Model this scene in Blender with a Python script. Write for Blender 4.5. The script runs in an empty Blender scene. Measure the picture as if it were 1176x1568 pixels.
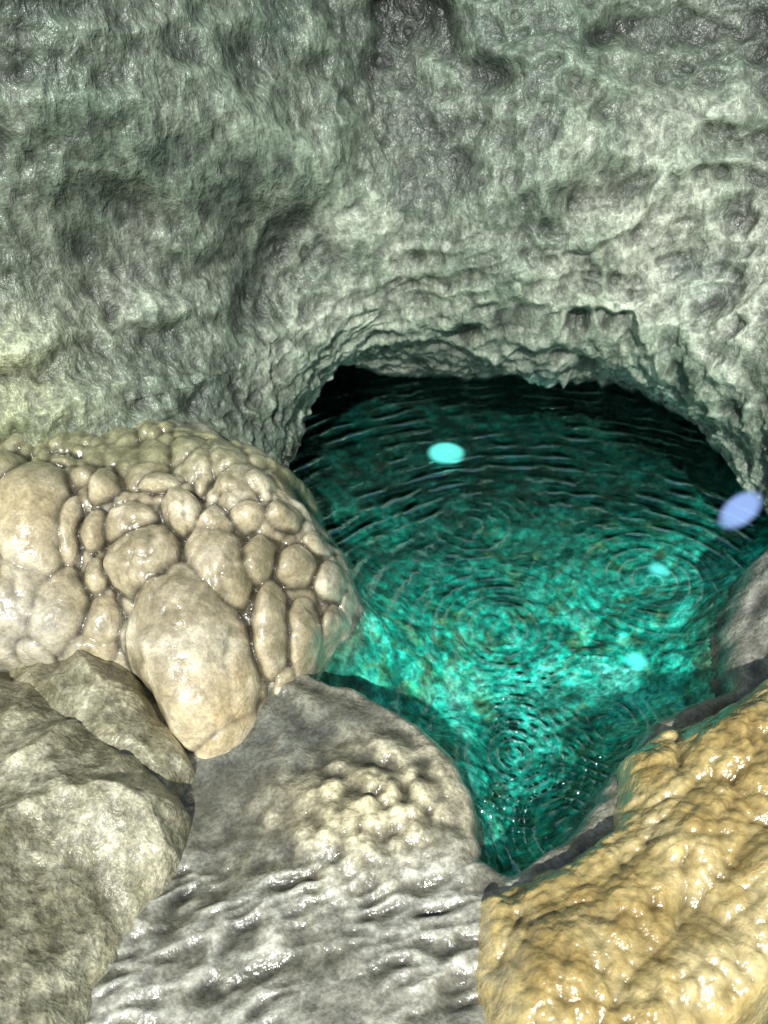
import bpy, math, numpy as np
from mathutils import Vector, Quaternion

rng = np.random.default_rng(11)
LAT = rng.random((64,64,64)).astype(np.float32)
JIT = rng.random((64,64,64,3)).astype(np.float32)

def vnoise(P):
    i = np.floor(P).astype(np.int32); f = (P - i).astype(np.float32)
    f = f*f*f*(f*(f*6-15)+10)
    a = i & 63; b = (i+1) & 63
    x0,y0,z0 = a[:,0],a[:,1],a[:,2]; x1,y1,z1 = b[:,0],b[:,1],b[:,2]
    fx,fy,fz = f[:,0],f[:,1],f[:,2]
    c00 = LAT[x0,y0,z0]*(1-fx)+LAT[x1,y0,z0]*fx
    c10 = LAT[x0,y1,z0]*(1-fx)+LAT[x1,y1,z0]*fx
    c01 = LAT[x0,y0,z1]*(1-fx)+LAT[x1,y0,z1]*fx
    c11 = LAT[x0,y1,z1]*(1-fx)+LAT[x1,y1,z1]*fx
    return ((c00*(1-fy)+c10*fy)*(1-fz)+(c01*(1-fy)+c11*fy)*fz)*2-1

def _rot(a,b,c):
    ca,sa,cb,sb,cc,sc_=math.cos(a),math.sin(a),math.cos(b),math.sin(b),math.cos(c),math.sin(c)
    return (np.array([[ca,-sa,0],[sa,ca,0],[0,0,1]])@np.array([[cb,0,sb],[0,1,0],[-sb,0,cb]])@np.array([[1,0,0],[0,cc,-sc_],[0,sc_,cc]])).astype(np.float32)
R0=_rot(.6,.5,.7); R1=_rot(.9,.4,.8)
def fbm(P, freq, octv=4, gain=.5, off=0.0, ridged=False):
    s = np.zeros(len(P), np.float32); a = 1.0; tot = 0
    Q = np.asarray(P,np.float32)@R0
    for o in range(octv):
        n = vnoise(Q*freq + off + 17.3*o)
        if ridged: n = 1-2*np.abs(n)
        s += a*n; tot += a; a *= gain; freq *= 2.03; Q = Q@R1
    return s/tot

def worley(P, freq, off=0.0, flat=False):
    P=np.asarray(P,np.float32)
    if not flat: P=P@R0
    Q = (P*freq+off).astype(np.float32); i = np.floor(Q).astype(np.int32); f = Q-i
    m = np.full(len(P), 9.0, np.float32)
    for dx in (-1,0,1):
        for dy in (-1,0,1):
            for dz in ((0,) if flat else (-1,0,1)):
                c = (i+np.array([dx,dy,dz],np.int32)) & 63
                j = JIT[c[:,0],c[:,1],c[:,2]]
                d = j+np.array([dx,dy,dz],np.float32)-f
                if flat: d = d[:,:2]
                m = np.minimum(m,(d*d).sum(1))
    return np.sqrt(m)

def sstep(a,b,x):
    t = np.clip((x-a)/(b-a),0,1); return t*t*(3-2*t)

def blur(A,r,n=2):
    A=A.astype(np.float64)
    for _ in range(n):
        for ax in (0,1):
            pad=[(0,0),(0,0)]; pad[ax]=(r+1,r)
            c=np.cumsum(np.pad(A,pad,mode='edge'),axis=ax)
            A=(c[2*r+1:]-c[:-2*r-1])/(2*r+1) if ax==0 else (c[:,2*r+1:]-c[:,:-2*r-1])/(2*r+1)
    return A

def cramp(f,stops):
    f=np.asarray(f); xs=[s[0] for s in stops]
    return np.stack([np.interp(f,xs,[s[1][k] for s in stops]) for k in range(3)],-1)
def cmix(w,a,b):
    w=np.clip(w,0,1)[...,None]; return a*(1-w)+np.asarray(b)*w
def ball(P,c,r0,r1,sc=(1,1,1)):
    d=np.linalg.norm((P-np.array(c))*np.array(sc),axis=-1); return 1-sstep(r0,r1,d)

def poly_sd(X,Y,poly):
    poly = np.array(poly,float); n=len(poly)
    d = np.full(X.shape,1e9); ins = np.zeros(X.shape,bool)
    for k in range(n):
        ax,ay = poly[k]; bx,by = poly[(k+1)%n]
        ex,ey = bx-ax,by-ay
        t = np.clip(((X-ax)*ex+(Y-ay)*ey)/(ex*ex+ey*ey),0,1)
        d = np.minimum(d,(X-ax-t*ex)**2+(Y-ay-t*ey)**2)
        c = ((ay>Y)!=(by>Y)) & (X < (bx-ax)*(Y-ay)/((by-ay) if by!=ay else 1e-9)+ax)
        ins ^= c
    d = np.sqrt(d); return np.where(ins,d,-d)

def mesh_obj(name, V, F, mat, smooth=True, col=None):
    me = bpy.data.meshes.new(name)
    V = np.ascontiguousarray(V,dtype=np.float32); F=np.ascontiguousarray(F,dtype=np.int32)
    me.vertices.add(len(V)); me.vertices.foreach_set("co",V.ravel())
    k = F.shape[1]
    me.loops.add(F.size); me.loops.foreach_set("vertex_index",F.ravel())
    me.polygons.add(len(F)); me.polygons.foreach_set("loop_start",np.arange(0,F.size,k,dtype=np.int32))
    me.update(calc_edges=True)
    me.polygons.foreach_set("use_smooth",np.full(len(me.polygons),smooth))
    if col is not None:
        at = me.color_attributes.new('mineral_and_light','FLOAT_COLOR','POINT')  # rock colour with some painted light and shade mixed in
        c4=np.ones((len(V),4),np.float32); c4[:,:3]=np.clip(col,0.002,.9)
        at.data.foreach_set('color',c4.ravel())
    me.materials.append(mat)
    ob = bpy.data.objects.new(name,me); bpy.context.scene.collection.objects.link(ob)
    return ob

def grid_faces(nu,nv,mask=None):
    i = np.arange(nu*nv).reshape(nv,nu)
    F = np.stack([i[:-1,:-1],i[:-1,1:],i[1:,1:],i[1:,:-1]],-1).reshape(-1,4)
    if mask is not None: F = F[mask.ravel()[F].any(1)]
    return F
def compact(V,F,col):
    u,inv = np.unique(F.ravel(),return_inverse=True)
    return V[u], inv.reshape(F.shape), col[u]
def grid_normals(P3):
    du = np.gradient(P3,axis=1); dv = np.gradient(P3,axis=0)
    n = np.cross(du,dv); n /= (np.linalg.norm(n,axis=-1,keepdims=True)+1e-9)
    return n

# ---------------------------------------------------------------- materials
class NT:
    def __init__(s,name):
        s.m = bpy.data.materials.new(name); s.m.use_nodes=True
        s.t = s.m.node_tree; s.t.nodes.clear()
        s.out = s.t.nodes.new('ShaderNodeOutputMaterial')
        s.geo = s.t.nodes.new('ShaderNodeNewGeometry')
        s.P = s.geo.outputs['Position']
    def n(s,typ,**kw):
        nd = s.t.nodes.new('ShaderNode'+typ)
        for k,v in kw.items(): setattr(nd,k,v)
        return nd
    def link(s,a,b): s.t.links.new(a,b)
    def put(s,sock,v):
        if isinstance(v,bpy.types.NodeSocket): s.link(v,sock)
        else: sock.default_value = v
    def map(s,scale=(1,1,1),rot=(0,0,0)):
        m = s.n('Mapping'); s.link(s.P,m.inputs[0])
        m.inputs['Scale'].default_value=scale; m.inputs['Rotation'].default_value=rot
        return m.outputs[0]
    def noise(s,scale,detail=4,rough=.55,vec=None,dist=0):
        n = s.n('TexNoise'); s.link(vec or s.P,n.inputs['Vector'])
        n.inputs['Scale'].default_value=scale; n.inputs['Detail'].default_value=detail
        n.inputs['Roughness'].default_value=rough; n.inputs['Distortion'].default_value=dist
        return n.outputs[0]
    def math(s,op,a,b=None,clamp=False):
        m = s.n('Math',operation=op,use_clamp=clamp)
        s.put(m.inputs[0],a)
        if b is not None: s.put(m.inputs[1],b)
        return m.outputs[0]
    def rng(s,v,a,b,c=0,d=1):
        m = s.n('MapRange'); m.interpolation_type='SMOOTHSTEP'
        s.put(m.inputs[0],v)
        for k,x in zip((1,2,3,4),(a,b,c,d)): m.inputs[k].default_value=x
        return m.outputs[0]
    def mix(s,f,a,b,mode='MIX'):
        m = s.n('Mix',data_type='RGBA',blend_type=mode)
        s.put(m.inputs[0],f)
        for sk,v in ((m.inputs[6],a),(m.inputs[7],b)):
            if isinstance(v,tuple): sk.default_value=(*v,1)
            else: s.link(v,sk)
        return m.outputs[2]
    def bump(s,h,dist,strength=1,prev=None):
        b = s.n('Bump'); b.inputs['Strength'].default_value=strength; b.inputs['Distance'].default_value=dist
        s.link(h,b.inputs['Height'])
        if prev is not None: s.link(prev,b.inputs['Normal'])
        return b.outputs[0]

def rock(name,scale1,stretch=(1,1,1),fine=190,bd=.006,rough=(.25,.55),contrast=(.45,1.7),spec=.5,coat=0,crough=.1,rot=(0,0,0),finew=.3,finec=(.75,1.3)):
    t=NT(name)
    at=t.n('Attribute',attribute_name='mineral_and_light')
    n1=t.noise(scale1,3,.62,vec=t.map(stretch,rot),dist=.4)
    n2=t.noise(fine,2,.6)
    k=t.rng(n1,.3,.7,contrast[0],contrast[1])
    k=t.math('MULTIPLY',k,t.rng(n2,.3,.7,*finec))
    cb=t.n('CombineColor'); 
    for i in range(3): t.link(k,cb.inputs[i])
    c=t.mix(1.0,at.outputs['Color'],cb.outputs[0],'MULTIPLY')
    h=t.math('ADD',n1,t.math('MULTIPLY',n2,finew))
    nb=t.bump(h,bd,1.0)
    p=t.n('BsdfPrincipled'); t.link(c,p.inputs['Base Color'])
    t.put(p.inputs['Roughness'],t.rng(n1,.35,.65,rough[1],rough[0])); p.inputs['Specular IOR Level'].default_value=spec
    t.link(nb,p.inputs['Normal'])
    if coat:
        p.inputs['Coat Weight'].default_value=coat; p.inputs['Coat Roughness'].default_value=crough
        nc=t.bump(n1,bd*.8,1.0); t.link(nc,p.inputs['Coat Normal'])
    t.link(p.outputs[0],t.out.inputs[0]); return t.m

def mat_water():
    t = NT('turquoise_water')
    wob = t.noise(5,2,.6)
    near=None; far=None
    for (cx,cy,k,fall,amp) in [(.285,1.085,270,.34,1.5),(.38,.90,290,.30,1.5),(.50,1.17,250,.42,1.2),(.30,1.45,205,.48,1.2),(.72,1.62,190,.46,1.2),(.25,1.85,165,.45,1.1),(.42,1.25,106,1.35,1.7),(.95,1.2,94,1.4,.9)]:
        d = t.n('VectorMath',operation='DISTANCE'); t.link(t.P,d.inputs[0]); d.inputs[1].default_value=(cx,cy,0)
        dd = t.math('ADD',d.outputs['Value'],t.math('MULTIPLY',wob,.030 if fall<1 else .06))
        s = t.math('SINE',t.math('MULTIPLY',dd,k))
        v = t.math('MULTIPLY',s,t.rng(d.outputs['Value'],.04,fall,amp,0) if fall<1 else t.rng(d.outputs['Value'],.42,.80,0,amp))
        if fall<1: near = v if near is None else t.math('ADD',near,v)
        else: far = v if far is None else t.math('ADD',far,v)
    n5=t.noise(4.0,4,.65); n6=t.noise(7,3,.6,vec=t.map((1,1,1),(0,0,1)))
    tot = t.math('ADD',t.math('MULTIPLY',near,t.rng(n6,.38,.58,.22,1)),t.math('MULTIPLY',far,t.rng(n5,.40,.56,.10,1)))
    hh = t.math('ADD',tot,t.math('MULTIPLY',t.noise(22,2,.6),.6))
    nb = t.bump(hh,.0034,1.0)
    dt=t.n('VectorMath',operation='DOT_PRODUCT'); t.link(nb,dt.inputs[0]); t.link(t.geo.outputs['Incoming'],dt.inputs[1])
    cs=t.math('ABSOLUTE',dt.outputs['Value']); f5=t.math('POWER',t.math('SUBTRACT',1.0,cs,clamp=True),3.0)
    fr=t.math('ADD',t.math('ADD',.03,t.rng(tot,.40,1.2,0,.42)),t.math('MULTIPLY',f5,1.0),clamp=True)  # ripple highlights put in as extra reflectance on the crests
    tr = t.n('BsdfTransparent')
    cr = t.mix(t.rng(tot,-.9,.5),(.40,.82,.77),(.95,1,.98)); t.link(cr,tr.inputs[0])  # caustic rings painted as light and dark bands in the tint
    gl = t.n('BsdfGlossy'); gl.inputs['Roughness'].default_value=.06; gl.inputs['Color'].default_value=(.60,1,.92,1); t.link(nb,gl.inputs['Normal'])
    mx = t.n('MixShader'); t.link(fr,mx.inputs[0]); t.link(tr.outputs[0],mx.inputs[1]); t.link(gl.outputs[0],mx.inputs[2])
    t.link(mx.outputs[0],t.out.inputs[0])
    return t.m

def mat_glow(name,col,strength,soft=.6):
    t = NT(name)
    tc = t.n('TexCoord'); d = t.n('VectorMath',operation='LENGTH'); t.link(tc.outputs['Object'],d.inputs[0])
    a = t.rng(d.outputs['Value'],soft,1.0,strength,0)
    e = t.n('Emission'); e.inputs[0].default_value=(*col,1); t.link(a,e.inputs[1])
    tr = t.n('BsdfTransparent'); ad = t.n('AddShader')
    t.link(tr.outputs[0],ad.inputs[0]); t.link(e.outputs[0],ad.inputs[1]); t.link(ad.outputs[0],t.out.inputs[0])
    return t.m

M_wall = rock('grey_green_limestone',1,(38,38,19),115,.012,(.28,.55),(.55,1.55),.55,rot=(.25,.2,0),finew=.28,finec=(.8,1.22))
M_floor = rock('wet_grey_calcite',26,(1,1,1),120,.006,(.14,.40),(.68,1.35),.65,coat=.35,crough=.10)
M_bed = rock('turquoise_pool_bed',34,(1,1,1),110,.003,(.5,.8),(.45,1.9),.2)
M_beige = rock('beige_flowstone',40,(1,1,1),150,.003,(.14,.38),(.78,1.22),.6,coat=.7,crough=.08,finec=(.85,1.15))
M_tan = rock('wet_tan_flowstone',42,(1,1,1),120,.0055,(.08,.20),(.82,1.16),.9,coat=1.0,crough=.04,finec=(.9,1.1))
M_boulder = rock('olive_grey_limestone',45,(1,1,1),150,.006,(.26,.5),(.68,1.35),.5)
M_water = mat_water()

# ---------------------------------------------------------------- cave wall
base = np.array([(-3.2,-.4),(-2.5,.6),(-1.7,1.3),(-1.1,1.60),(-.65,1.74),(-.38,1.88),(-.27,2.08),(-.24,2.38),(-.08,2.60),(.3,2.67),(.7,2.63),(.96,2.45),(1.08,2.12),(1.11,1.8),(1.12,1.5),(1.2,1.25),(1.4,1.0),(1.8,.5),(2.2,-.2)],float)
def catmull(p,n):
    q = np.vstack([2*p[0]-p[1],p,2*p[-1]-p[-2]]); out=[]
    for k in range(1,len(q)-2):
        t = np.linspace(0,1,40,endpoint=False)[:,None]
        a,b,c,d = q[k-1],q[k],q[k+1],q[k+2]
        out.append(.5*((2*b)+(-a+c)*t+(2*a-5*b+4*c-d)*t*t+(-a+3*b-3*c+d)*t**3))
    o = np.vstack(out+[p[-1:]])
    L = np.r_[0,np.cumsum(np.linalg.norm(np.diff(o,axis=0),axis=1))]
    u = np.linspace(0,L[-1],n)
    return np.stack([np.interp(u,L,o[:,0]),np.interp(u,L,o[:,1])],1),u
NU=1150
C,arc = catmull(base,NU)
for _ in range(60): C[1:-1] = (C[:-2]+2*C[1:-1]+C[2:])/4
C2=C.copy()
for _ in range(5000): C2[1:-1] = (C2[:-2]+2*C2[1:-1]+C2[2:])/4
T = np.gradient(C2,axis=0); T/=np.linalg.norm(T,axis=1,keepdims=True)
N = np.stack([-T[:,1],T[:,0]],1)
tt = np.r_[np.linspace(-1,0,50,endpoint=False), np.linspace(0,1,500)]
ic=np.argmin(np.abs(C[:,0]-.42)+10*(C[:,1]<2)); arcc=arc-arc[ic]
w = np.exp(-(arcc/.85)**2)
H=3.2
lipz=.035+.12*np.exp(-((arcc+.60)/.14)**2)
t0=tt[:,None]
zz = np.where(t0<0, lipz[None,:]-.45*(t0**2), lipz[None,:]+ (H-lipz[None,:])*np.clip(t0,0,1)**1.4)
zt = np.maximum(zz,0)
bul = -.27*w[None,:]*sstep(.03,.40,zt) + .36*np.maximum(zt-.42,0)
bul = bul + (1-w[None,:])*.16*np.minimum(zt,.42)
deep = .30+.4*np.exp(-((arcc+.66)/.25)**2)
off = np.where(t0<0, deep[None,:]*np.clip(-t0,0,1)**.9, bul)
m = sstep(.05,.9,zt)[...,None]
CC = C[None]*(1-m)+C2[None]*m
P3 = np.empty((len(tt),NU,3))
P3[...,0]=CC[...,0]+N[None,:,0]*off; P3[...,1]=CC[...,1]+N[None,:,1]*off; P3[...,2]=zz
nr = grid_normals(P3).reshape(-1,3); P = P3.reshape(-1,3)
if nr[(len(tt)//2)*NU+NU//2,1]>0: nr=-nr
Wp = P + .10*np.stack([fbm(P,2.2,2,off=3),fbm(P,2.2,2,off=9),fbm(P,2.2,2,off=21)],1)
zf=P[:,2]; damp = (.3+.7*sstep(0,.35,zf))
ARC=np.tile(arcc,len(tt))
d = .19*fbm(Wp,1.5,2,off=5)*damp
A = Wp*np.array([1,1,1.3])
d += .040*fbm(A,2.6,3,ridged=True,off=2,gain=.5)*damp
r_=np.sqrt(ARC**2+(zf*1.7)**2); th=np.arctan2(zf*1.7,ARC)
AP=np.stack([r_*6.5+1.3*fbm(P,2.6,3,off=50),th*1.6,np.full(len(r_),3.3)],1)@R0.T
led=fbm(AP,1.0,3,ridged=True,off=77,gain=.55)
d += .042*led*(1-sstep(.7,1.5,r_))*sstep(.0,.2,zf)
# worn rock folds: each bulges forward above an irregular, rounded crease
def fold(c0,slope,amp,decay,a0,a1,wob,of,aw=.3,soft=.07):
    zl=c0+slope*ARC+wob*fbm(P,2.6,4,off=of)
    dz=zf-zl
    g=np.where(dz>0,np.exp(-np.clip(dz,0,3)/decay),0)*sstep(0,soft,dz)
    return amp*g*sstep(a0,a0+aw,ARC)*(1-sstep(a1-aw,a1,ARC))*np.clip(.45+1.6*fbm(P,3.5,2,off=of+3),0,1.3)
dl = fold(.40,.03,.055,.10,-.45,1.15,.16,201,soft=.03)
dl+= fold(.62,.16,.050,.14,.0,1.6,.22,207,soft=.05)
dl+= fold(.50,-.30,.060,.16,-1.2,-.35,.20,214)
dl+= fold(.98,-.10,.050,.20,-.9,.6,.30,221,soft=.10)
dl+= fold(.86,.12,.050,.15,.4,1.8,.28,228,soft=.08)
dl+= fold(.62,.10,.060,.16,-2.4,-1.1,.22,235)
d += dl
rug=.30+.95*sstep(-.5,.5,ARC)
d += .020*fbm(A,8,3,ridged=True,off=64,gain=.5)*rug
d += .020*fbm(A,9,4,off=31,gain=.58)*(.6+.4*rug)
kn=worley(A+.05*fbm(P,8,2,off=6)[:,None],12,off=4)
d += .012*(1-1.5*kn**2)*np.clip(.3+1.4*fbm(P,2.5,2,off=60),0,1)
B = Wp.copy(); B[:,2]*=.5; B[:,0]+=.25*P[:,2]
d += .009*fbm(B,28,3,off=8,gain=.6)
d += .018*fbm(P,20,3,off=14,ridged=True)*sstep(.6,.1,zf)
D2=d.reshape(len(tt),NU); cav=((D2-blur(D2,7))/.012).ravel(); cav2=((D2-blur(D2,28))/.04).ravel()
V = P + nr*d[:,None]
a=fbm(V,2.0,4,off=90); b=fbm(V,9,4,off=91)
col=cramp(.6*a+.6*b,[(-.45,(.075,.095,.073)),(-.12,(.115,.145,.108)),(.12,(.165,.195,.148)),(.42,(.26,.29,.23))])
col=cmix(ball(V,(-1.25,1.7,.40),.05,.85,(1,1,1.5))*np.clip(.6+1.3*a,0,1)*.8,col,cramp(b,[(-.4,(.12,.14,.045)),(.4,(.31,.325,.15))]))
pale=np.maximum(ball(V,(.95,2.75,.66),.1,.62,(.75,1,2.3)),.8*ball(V,(1.15,2.9,1.0),.05,.35,(.8,1,1.2)))
col=cmix(pale*np.clip(.45+1.6*b,0,1)*.9,col,(.52,.51,.42))
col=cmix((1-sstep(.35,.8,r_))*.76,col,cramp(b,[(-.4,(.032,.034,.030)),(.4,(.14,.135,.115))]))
col=cmix(ball(V,(1.0,2.45,.34),.03,.36,(1,1,.8))*np.clip(.6+a,0,1)*.65,col,(.08,.26,.28))  # teal light spilling onto the wall, painted into its colour
col=cmix(ball(V,(.5,2.5,.12),.0,.2,(1.4,1,.6))*.5,col,(.04,.19,.17))  # streak of teal light painted just above the waterline
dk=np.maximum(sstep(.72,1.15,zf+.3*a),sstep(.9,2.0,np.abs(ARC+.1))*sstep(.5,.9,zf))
col=cmix(dk*.58*(1-.7*pale),col,(.042,.066,.046))  # flash falloff painted in: wall colour darkened towards top and sides
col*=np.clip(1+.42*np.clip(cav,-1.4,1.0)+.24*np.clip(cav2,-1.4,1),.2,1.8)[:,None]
col=cmix(sstep(.03,-.03,V[:,2])*.95,col,(.004,.03,.028))  # submerged wall painted dark to stand for shade
col=cmix(np.repeat(tt<-.02,NU)*.85,col,(.006,.010,.009))  # shade of the recess under the lip painted near black
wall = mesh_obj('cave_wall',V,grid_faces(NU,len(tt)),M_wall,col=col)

# ---------------------------------------------------------------- floor with pool basin
pool = [(-.55,2.55),(-.5,2.1),(-.24,1.80),(-.12,1.66),(-.06,1.52),(-.09,1.43),(-.20,1.37),(-.20,1.29),(-.042,1.21),(.09,1.12),(.16,1.03),(.185,.93),(.19,.82),(.235,.79),(.36,.87),(.45,.98),(.56,1.12),(.77,1.22),(.83,1.42),(.93,1.6),(1.12,1.75),(1.35,2.1),(1.4,2.7),(1.2,3.6),(-.3,3.6),(-.7,2.9)]
dx=.0042
xs=np.arange(-1.9,2.1,dx); ys=np.arange(-.6,3.1,dx)
X,Y=np.meshgrid(xs,ys); sh=X.shape
sd=-poly_sd(X,Y,pool)
Pf=np.stack([X.ravel(),Y.ravel(),np.zeros(X.size)],1)
f_=lambda fr,o,of,**k: fbm(Pf,fr,o,off=of,**k).reshape(sh)
sdn = sd + .016*f_(14,3,4)
bank = np.maximum(.60*(Y-1.15)-.08,0)*sstep(-.15,-.4,X)
bank = np.minimum(bank,.26)
zb = .085+.02*np.sin(X*3)+bank+.35*sstep(.8,1.3,X)*sstep(.9,1.3,Y)
zb += .030*f_(4,3,1)
zb += .007*np.sin((sd+.06*f_(5,2,81))*2*math.pi/.085)*sstep(.02,.06,sd)*sstep(.26,.12,sd)*sstep(.85,1.0,Y)
kx,ky=-.045,.905
wk = np.exp(-(((X-kx+.04*f_(8,2,41))/.185)**2+((Y-ky+.04*f_(8,2,43))/.130)**2)**1.4)
Pw=Pf+.010*np.stack([fbm(Pf,14,2,off=5),fbm(Pf,14,2,off=6),0*Pf[:,0]],1)
wo = worley(Pw,24,off=2,flat=True).reshape(sh)
wo2 = worley(Pw,50,off=5,flat=True).reshape(sh)
zb += wk*(.024+(.034*(1-1.3*wo**2)+.012*(1-1.3*wo2**2))*(.75+.4*f_(12,2,44)))
wy = (Y*.94 - X*.34) + .030*f_(6,3,6)
u_=(X*.94+Y*.34).ravel()
def gn(fx,fy,o): return vnoise(np.stack([u_*fx+o,wy.ravel()*fy+.2*u_*fx,0*u_+o+1.7],1))
gour=(1-2*np.abs(.7*gn(9,42,3)+.3*gn(22,85,9))).reshape(sh)
rz=sstep(.93,.76,Y)*sstep(.35,.2,X)*(1-wk)*np.clip(.95+f_(5,2,61),0,1.3)
zb += (.012*gour+.004*f_(26,2,12))*rz
zb -= .16*sstep(.35,.75,X)*sstep(.75,.5,Y)
smooth_patch=np.exp(-(((X+.33)/.10)**2+((Y-1.0)/.10)**2))
zb += .008*f_(22,3,15)*(1-smooth_patch)-.02*smooth_patch
rise = np.where(sdn>0, .012+ .13*np.sqrt(np.maximum(sdn,0)/.06), 0)
k=.03
out = -k*np.log(np.exp(-zb/k)+np.exp(-(rise+ sdn*1.2)/k))
bed = -.30*(1-np.exp(np.minimum(sdn,0)/.16)) + .02+ .03*f_(9,3,19)*sstep(0,-.1,sdn)
pb=worley(Pf,20,off=3,flat=True).reshape(sh); bed+= .015*(1-1.5*pb**2)*sstep(-.02,-.12,sdn)*np.clip(.5+1.5*f_(3,2,70),0,1)
Z = np.where(sdn>0,out,bed)
for _ in range(2):
    Z[1:-1,1:-1]=(Z[:-2,1:-1]+Z[2:,1:-1]+Z[1:-1,:-2]+Z[1:-1,2:]+4*Z[1:-1,1:-1])/8
V=np.stack([X.ravel(),Y.ravel(),Z.ravel()],1)
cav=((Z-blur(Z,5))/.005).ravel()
a=fbm(V,5,4,off=90); b=fbm(V,24,3,off=91)
col=cramp(.6*a+.6*b,[(-.45,(.105,.105,.078)),(0,(.185,.183,.138)),(.4,(.31,.30,.235))])
col=cmix(np.exp(-(((V[:,0]+.25)/.20)**2+((V[:,1]-1.02)/.12)**2))*.65,col,(.115,.135,.135))
col=cmix((1-sstep(.02,.10,sdn.ravel()))*.5,col,(.14,.135,.11))
wkr=wk.ravel(); col=cmix(wkr*.85,col,cramp(b+.5-1.1*wo.ravel()**2,[(-.5,(.17,.155,.095)),(.5,(.58,.52,.32))]))
col=cmix(rz.ravel()*.6*np.clip(gour.ravel()*1.2-.2,0,1),col,(.44,.44,.38))  # wet highlights on the ripple crests painted as pale colour
col=cmix(ball(V,(.95,.42,0),.35,.5),col,cramp(b,[(-.4,(.015,.03,.024)),(.4,(.10,.15,.12))]))
col=cmix(sstep(.75,.9,V[:,0])*sstep(1.1,1.25,V[:,1])*.6,col,(.30,.30,.26))
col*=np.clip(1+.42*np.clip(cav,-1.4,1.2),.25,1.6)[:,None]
F=grid_faces(len(xs),len(ys),(sdn>-.012)); v1,f1,c1=compact(V,F,col)
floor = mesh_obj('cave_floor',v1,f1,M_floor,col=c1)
m1=fbm(V,5.5,4,off=120,gain=.7); m2=fbm(V,19,3,off=121,gain=.6); m3=fbm(V,16,4,off=130,gain=.65)
bc=cramp(m1+.9*m2,[(-.5,(.006,.13,.10)),(-.18,(.010,.34,.26)),(.02,(.02,.58,.46)),(.22,(.05,.86,.70)),(.5,(.26,1.0,.86))])
bc=cmix(sstep(.04,.26,m3)*.6,bc,(.14,.24,.10))
bc=cmix(sstep(.02,.28,-m3+.6*m2)*.65,bc,(.008,.11,.08))
for c_,r in [((.40,1.45),.16),((.66,1.33),.10),((.90,1.80),.20),((.36,1.3),.10),((.15,1.22),.12),((.30,1.10),.10)]:
    dd=np.hypot(V[:,0]-c_[0],(V[:,1]-c_[1])*.7); bc=cmix((1-sstep(.2*r,1.3*r,dd))*np.clip(.5+1.4*m2,0,1)*.65,bc,(.14,.93,.82))
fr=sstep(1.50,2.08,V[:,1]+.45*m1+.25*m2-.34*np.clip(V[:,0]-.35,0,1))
gloomc=cramp(m2,[(-.3,(.003,.035,.028)),(.4,(.008,.18,.14))])*(1-.9*sstep(1.95,2.40,V[:,1]+.3*m1))[:,None]
bc=cmix(fr*.95,bc,gloomc)  # gloom painted on the far bed; also hides the lip's shadow edge
rim=sstep(-.06,-.01,sdn.ravel()); bc=cmix(rim*.5*(1-fr),bc,(.26,.30,.20))
F=grid_faces(len(xs),len(ys),(sdn<.008)&(X>-.8)&(X<1.5)); V2=V.copy(); V2[:,2]-=np.where(sdn.ravel()>-.012,.004,0)
v1,f1,c1=compact(V2,F,bc)
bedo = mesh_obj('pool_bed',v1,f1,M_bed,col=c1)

water=mesh_obj('pool_water',np.array([(-.62,.70,0),(1.45,.70,0),(1.45,3.3,0),(-.62,3.3,0)]),np.array([[0,1,2,3]]),M_water,False)

# ---------------------------------------------------------------- heightfield masses
def pillow(name,poly,R,Hh,mat,z0,extra,colf,dx=.0036,zfun=None,frame=None,skirt=3,wob=.02,cavn=.004,trend=None,edge=0,edgeR=.1):
    p=np.array(poly); xs=np.arange(p[:,0].min()-.06,p[:,0].max()+.06,dx); ys=np.arange(p[:,1].min()-.06,p[:,1].max()+.06,dx)
    X,Y=np.meshgrid(xs,ys); Pf=np.stack([X.ravel(),Y.ravel(),np.zeros(X.size)],1)
    s=poly_sd(X,Y,poly)+ wob*fbm(Pf,6,3,off=33).reshape(X.shape)
    q=np.clip(s/R,0,1); prof=np.sqrt(1-(1-q)**2)
    Hm = Hh if zfun is None else Hh*zfun(X,Y)
    e=extra(X,Y,Pf,s)
    Z = z0+Hm*prof + e*sstep(-.03,.03,s)
    if trend is not None: Z=Z+trend(X,Y)
    if edge:
        q2=np.clip((s+.05)/edgeR,0,1); Z-=edge*(1-np.sqrt(1-(1-q2)**2))
    else: Z = np.where(s<0,Z+s*skirt,Z)
    V=np.stack([X.ravel(),Y.ravel(),Z.ravel()],1)
    cav=((Z-blur(Z,4))/cavn).ravel()
    col=colf(V,cav)
    V[:,:2]+= .006*np.stack([fbm(V,18,2,off=41),fbm(V,18,2,off=47)],1)
    if frame is not None: O,Xa,Ya,Za=[np.array(k_) for k_ in frame]; V=O+V[:,:1]*Xa+V[:,1:2]*Ya+V[:,2:3]*Za
    F=grid_faces(len(xs),len(ys),(s>-.055)); V,F,col=compact(V,F,col)
    return mesh_obj(name,V,F,mat,col=col)

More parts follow.
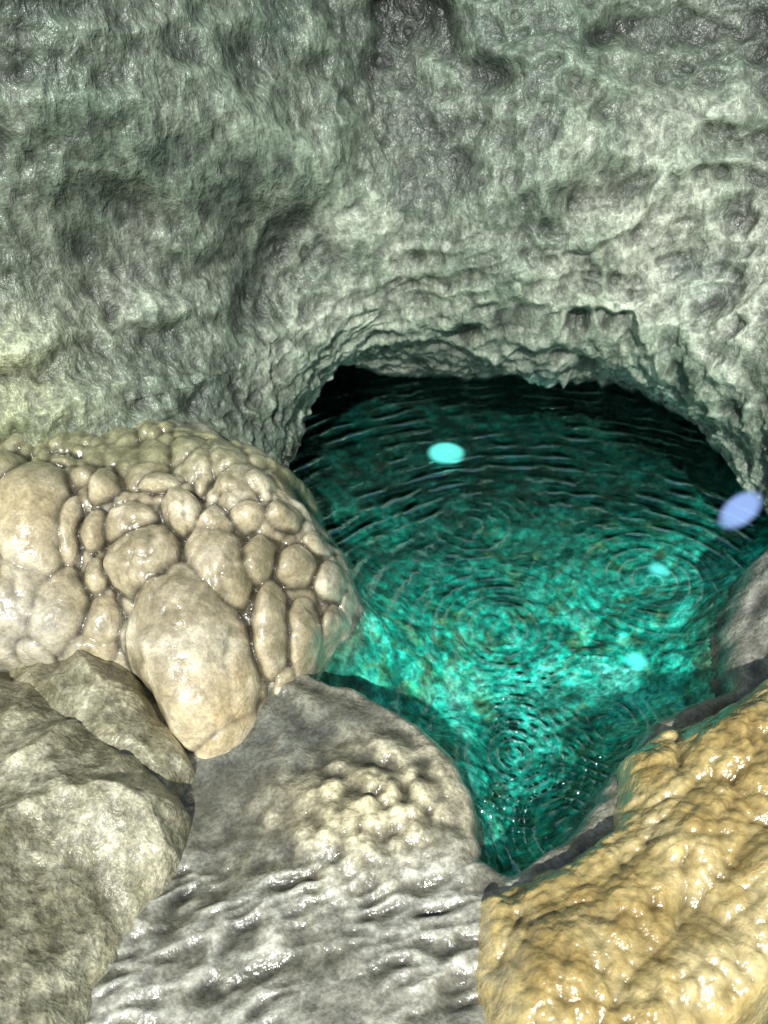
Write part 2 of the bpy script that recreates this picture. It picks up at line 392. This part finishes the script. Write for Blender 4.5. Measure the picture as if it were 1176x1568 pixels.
tan_poly=[(.175,.72),(.155,.58),(.17,.35),(.4,.40),(.62,.54),(.85,.70),(1.15,.9),(1.45,1.1),(1.3,1.33),(1.0,1.27),(.82,1.17),(.68,1.10),(.56,1.055),(.475,.99),(.445,.90),(.42,.83),(.33,.78),(.24,.755)]
def tan_extra(X,Y,P,s):
    sh=X.shape; P2=P+.03*np.stack([fbm(P,6,2,off=5),fbm(P,6,2,off=15),0*P[:,0]],1)
    c,s_=math.cos(.7),math.sin(.7)
    R=np.stack([(P2[:,0]*c+P2[:,1]*s_)*.5,-P2[:,0]*s_+P2[:,1]*c,P2[:,2]],1)
    w0=worley(R,8.5,off=7.3,flat=True).reshape(sh)
    z=.046*(1-1.5*w0**2)
    w1=worley(P2,20,off=9,flat=True).reshape(sh); z+=.013*(1-1.5*w1**2)
    w2=worley(P2,46,off=13,flat=True).reshape(sh); z+=.0065*(1-1.5*w2**2)
    return z+.012*fbm(P,8,3,off=2).reshape(sh)
def tan_col(V,cav):
    a=fbm(V,6,3,off=71); b=fbm(V,25,3,off=72)
    c=cramp(.7*a+.5*b,[(-.4,(.37,.26,.085)),(0,(.49,.375,.145)),(.35,(.57,.465,.22))])
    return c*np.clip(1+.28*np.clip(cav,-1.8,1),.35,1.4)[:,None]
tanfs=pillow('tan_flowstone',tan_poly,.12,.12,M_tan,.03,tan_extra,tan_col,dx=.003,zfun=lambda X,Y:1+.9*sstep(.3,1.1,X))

bl_poly=[(-.93,1.26),(-.76,1.22),(-.62,1.11),(-.47,1.0),(-.375,.90),(-.37,.80),(-.44,.66),(-.47,.53),(-.45,.2),(-.6,-.4),(-1.8,-.4),(-1.8,1.27)]
def bl_extra(X,Y,P,s):
    sh=X.shape
    Pw=P+.08*np.stack([fbm(P,3,2,off=5),fbm(P,3,2,off=15),0*P[:,0]],1)
    return .045*fbm(Pw,3.5,3,off=9,ridged=True,gain=.35).reshape(sh)+.020*fbm(P,12,4,off=3,gain=.55).reshape(sh)
def bl_col(V,cav):
    a=fbm(V,5,4,off=71); b=fbm(V,30,3,off=72)
    c=cramp(.6*a+.6*b,[(-.45,(.16,.15,.09)),(0,(.265,.252,.168)),(.4,(.42,.405,.29))])
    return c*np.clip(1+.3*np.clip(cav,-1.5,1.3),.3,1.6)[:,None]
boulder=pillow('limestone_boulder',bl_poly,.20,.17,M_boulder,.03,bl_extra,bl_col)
sh_poly=[(-.86,1.30),(-.68,1.28),(-.585,1.27),(-.53,1.18),(-.45,1.08),(-.40,1.00),(-.42,.93),(-.6,.95),(-.85,1.15)]
sh_rock=pillow('limestone_boulder',sh_poly,.14,.10,M_boulder,.05,bl_extra,bl_col)

# ------------------------------- bulbous flowstone: one draped mass on the sloping bank
TAN=.615; cs=1/math.sqrt(1+TAN*TAN); sn=TAN*cs
frame=((0,1.1,.02),(1,0,0),(0,cs,sn),(0,-sn,cs))
S=lambda y:(y-1.1)/cs
domes=[(-.432,1.26,.138,.225,.16,.16),(-.335,1.10,.080,.11,.08,0),(-.335,1.23,.060,.13,.12,0),(-.53,1.43,.095,.09,.12,-.5),(-.58,1.51,.060,.055,.08,0),(-.462,1.53,.062,.060,.105,0),(-.528,1.60,.050,.035,.065,0),
 (-.375,1.43,.085,.12,.105,.35),(-.39,1.51,.055,.05,.09,0),(-.654,1.595,.040,.055,.085,0),(-.653,1.50,.038,.055,.08,0),(-.645,1.41,.038,.050,.065,0),(-.63,1.325,.045,.07,.05,0),
 (-.255,1.31,.048,.12,.10,0),(-.18,1.29,.048,.11,.095,.1),(-.218,1.19,.042,.08,.07,0),(-.285,1.44,.046,.07,.09,0),(-.31,1.535,.045,.045,.08,0),(-.245,1.55,.042,.045,.07,0),
 (-.205,1.44,.045,.06,.085,0),(-.36,1.60,.040,.035,.06,0),(-.275,1.13,.036,.08,.05,0),(-.115,1.31,.044,.08,.085,0),(-.13,1.42,.045,.055,.08,0),(-.295,1.22,.030,.12,.05,0),(-.16,1.51,.04,.045,.065,0),(-.30,1.62,.04,.035,.05,0),
 (-.815,1.52,.10,.17,.13,.15),(-.84,1.38,.12,.13,.10,0),(-.735,1.35,.08,.11,.085,0),(-.90,1.30,.11,.09,.08,0),(-.668,1.265,.06,.05,.05,0),(-.92,1.64,.06,.055,.09,0),(-1.05,1.5,.15,.22,.12,0),(-1.15,1.38,.16,.18,.1,0),(-.72,1.50,.035,.09,.08,0),(-.06,1.38,.05,.06,.06,0),(-.78,1.27,.05,.045,.06,0),(-.72,1.62,.04,.035,.06,0),(-.78,1.66,.035,.03,.05,0)]
bk_poly=[(-1.5,S(1.80)),(-.6,S(1.80)),(-.36,S(1.78)),(-.23,S(1.68)),(-.155,S(1.59)),(-.075,S(1.49)),(-.045,S(1.40)),(-.06,S(1.33)),(-.13,S(1.26)),(-.20,S(1.19)),(-.25,S(1.12)),(-.30,S(1.06)),(-.36,S(1.02)),(-.43,S(1.03)),(-.49,S(1.14)),(-.56,S(1.22)),(-.705,S(1.23)),(-.86,S(1.25)),(-1.5,S(1.30))]
def bk_extra(X,Y,P,s):
    sh=X.shape
    xw=X+.018*fbm(P,8,3,off=1).reshape(sh); yw=Y+.018*fbm(P,8,3,off=11).reshape(sh)
    P2=np.stack([xw.ravel(),yw.ravel()*.72,0*P[:,2]],1)
    def cell(f,o): return 1-1.6*np.minimum(worley(P2,f,off=o,flat=True).reshape(sh),.8)**2
    amp=np.clip(.7+.8*fbm(P,4,2,off=66).reshape(sh),.2,1.3)
    hh=np.maximum(.050*cell(14,3.2)*amp, .034*cell(25,8))
    for (x,y,rx,rl,pk,ro) in domes:
        yy=S(y); c,s_=math.cos(ro),math.sin(ro)
        u=((xw-x)*c+(yw-yy)*s_)/rx; v=(-(xw-x)*s_+(yw-yy)*c)/rl
        u=u*(1+.12*v)
        q=1-(u*u+v*v); dm=np.where(q>0,.005+pk*np.sqrt(np.maximum(q,0)),-.1)
        hh=np.maximum(hh,dm)
    hh=hh+.0065*cell(40,19)*np.clip(.35+1.8*fbm(P,6,2,off=36).reshape(sh),.0,1.4)
    hh+=.012*fbm(P,8,3,off=22).reshape(sh)+.003*fbm(P,40,2,off=23).reshape(sh)
    return hh+.05
def bk_trend(X,Y): return -.05-.17*sstep(-.36,.0,X)-.09*sstep(S(1.56),S(1.76),Y)
def bk_col(V,cav):
    a=fbm(V,4,3,off=71); b=fbm(V,22,3,off=72)
    c=cramp(.7*a+.5*b,[(-.4,(.25,.215,.13)),(0,(.39,.34,.225)),(.35,(.57,.525,.385))])
    c=cmix(ball(V*np.array([1,1,0]),(-.33,S(1.14),0),.03,.18)*.5,c,(.50,.37,.18))
    c=cmix(ball(V*np.array([1,1,0]),(-.82,S(1.52),0),.03,.14)*.5,c,(.46,.37,.19))
    c=cmix(ball(V*np.array([1,1,0]),(-.80,S(1.28),0),.05,.16)*.5,c,(.55,.53,.44))
    c=cmix(sstep(-.20,-.06,V[:,0])*.7,c,(.21,.20,.155))
    c=cmix(sstep(S(1.56),S(1.70),V[:,1])*.7,c,(.19,.20,.105))
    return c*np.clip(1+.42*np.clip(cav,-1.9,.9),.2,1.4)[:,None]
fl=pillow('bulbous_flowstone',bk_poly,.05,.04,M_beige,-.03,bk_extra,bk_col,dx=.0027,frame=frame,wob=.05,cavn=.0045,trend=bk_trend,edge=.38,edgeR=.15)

# ledge rock on the right shore
rs_poly=[(.84,1.27),(.84,1.42),(.93,1.58),(1.05,1.72),(1.3,1.8),(1.5,1.4),(1.3,1.1),(1.0,1.2)]
def rs_extra(X,Y,P,s): return .04*fbm(P,5,4,off=19).reshape(X.shape)+.012*fbm(P*np.array([1,.4,1]),26,3,off=3,ridged=True).reshape(X.shape)
def rs_col(V,cav):
    c=cramp(fbm(V,8,4,off=71),[(-.4,(.22,.22,.19)),(0,(.36,.36,.31)),(.4,(.50,.50,.44))]); return c*np.clip(1+.35*np.clip(cav,-1.5,1.3),.3,1.6)[:,None]
lr=pillow('shore_rock',rs_poly,.16,.13,M_boulder,.0,rs_extra,rs_col)

# ---------------------------------------------------------------- stray light spots (ghosts, reflections) added as glowing discs
def disc(name,loc,r,mat,normal=(0,0,1),sx=1,sy=1,roll=0):
    v=[(0,0,.12)];f=[]; n=40
    for rr,h in [(.5,.1),(1.0,0)]:
        for k in range(n): v.append((rr*math.cos(2*math.pi*k/n),rr*math.sin(2*math.pi*k/n),h))
    for k in range(n): f.append((0,1+k,1+(k+1)%n))
    for k in range(n):
        A_,B_=1+k,1+(k+1)%n; f.append((A_,A_+n,B_+n)); f.append((A_,B_+n,B_))
    ob=mesh_obj(name,np.array(v),np.array(f),mat)
    ob.rotation_mode='QUATERNION'; ob.rotation_quaternion=Vector(normal).to_track_quat('Z','Y')@Quaternion((0,0,1),roll)
    ob.location=loc; ob.scale=(r*sx,r*sy,r); return ob
Gc=mat_glow('cyan_glow',(.16,.97,.86),1.0); Gf=mat_glow('faint_cyan_glow',(.12,.85,.80),1.0,.25); Gl=mat_glow('lilac_glow',(.34,.50,.95),1.0,.5)
disc('added_glow_disc',(.196,2.18,.012),.066,Gc)
disc('added_glow_disc',(.735,1.65,.012),.036,Gf)
disc('added_glow_disc',(.605,1.335,.012),.036,Gf)
disc('added_wall_glow_disc',(.925,1.70,.18),.074,Gl,(-.35,-.6,.7),.62,1.0,-.5)

# ---------------------------------------------------------------- light, sky, camera
sc=bpy.context.scene
to_sun=Vector((-.05,-.72,.69)).normalized()
sun=bpy.data.lights.new('sun','SUN'); sun.energy=4.9; sun.angle=math.radians(1.2); sun.color=(1,.99,.93)
so=bpy.data.objects.new('sun',sun); so.rotation_mode='QUATERNION'; so.rotation_quaternion=to_sun.to_track_quat('Z','Y'); sc.collection.objects.link(so)
w_=bpy.data.worlds.new('World'); sc.world=w_; w_.use_nodes=True
nt=w_.node_tree; bg=nt.nodes['Background']; sky=nt.nodes.new('ShaderNodeTexSky'); sky.sky_type='NISHITA'; sky.sun_disc=False
sky.sun_elevation=math.asin(to_sun.z); sky.sun_rotation=math.atan2(to_sun.x,to_sun.y)
nt.links.new(sky.outputs[0],bg.inputs[0]); bg.inputs[1].default_value=.09
cam=bpy.data.cameras.new('camera'); co=bpy.data.objects.new('camera',cam); sc.collection.objects.link(co)
co.location=(0,0,1.6); co.rotation_euler=(math.radians(50),0,0)
cam.sensor_fit='VERTICAL'; cam.angle=2*math.atan(.6); cam.clip_start=.02; cam.clip_end=200
cam.dof.use_dof=True; cam.dof.focus_distance=1.75; cam.dof.aperture_fstop=2.0
sc.camera=co
sc.view_settings.view_transform='Standard'; sc.view_settings.look='None'; sc.view_settings.exposure=0
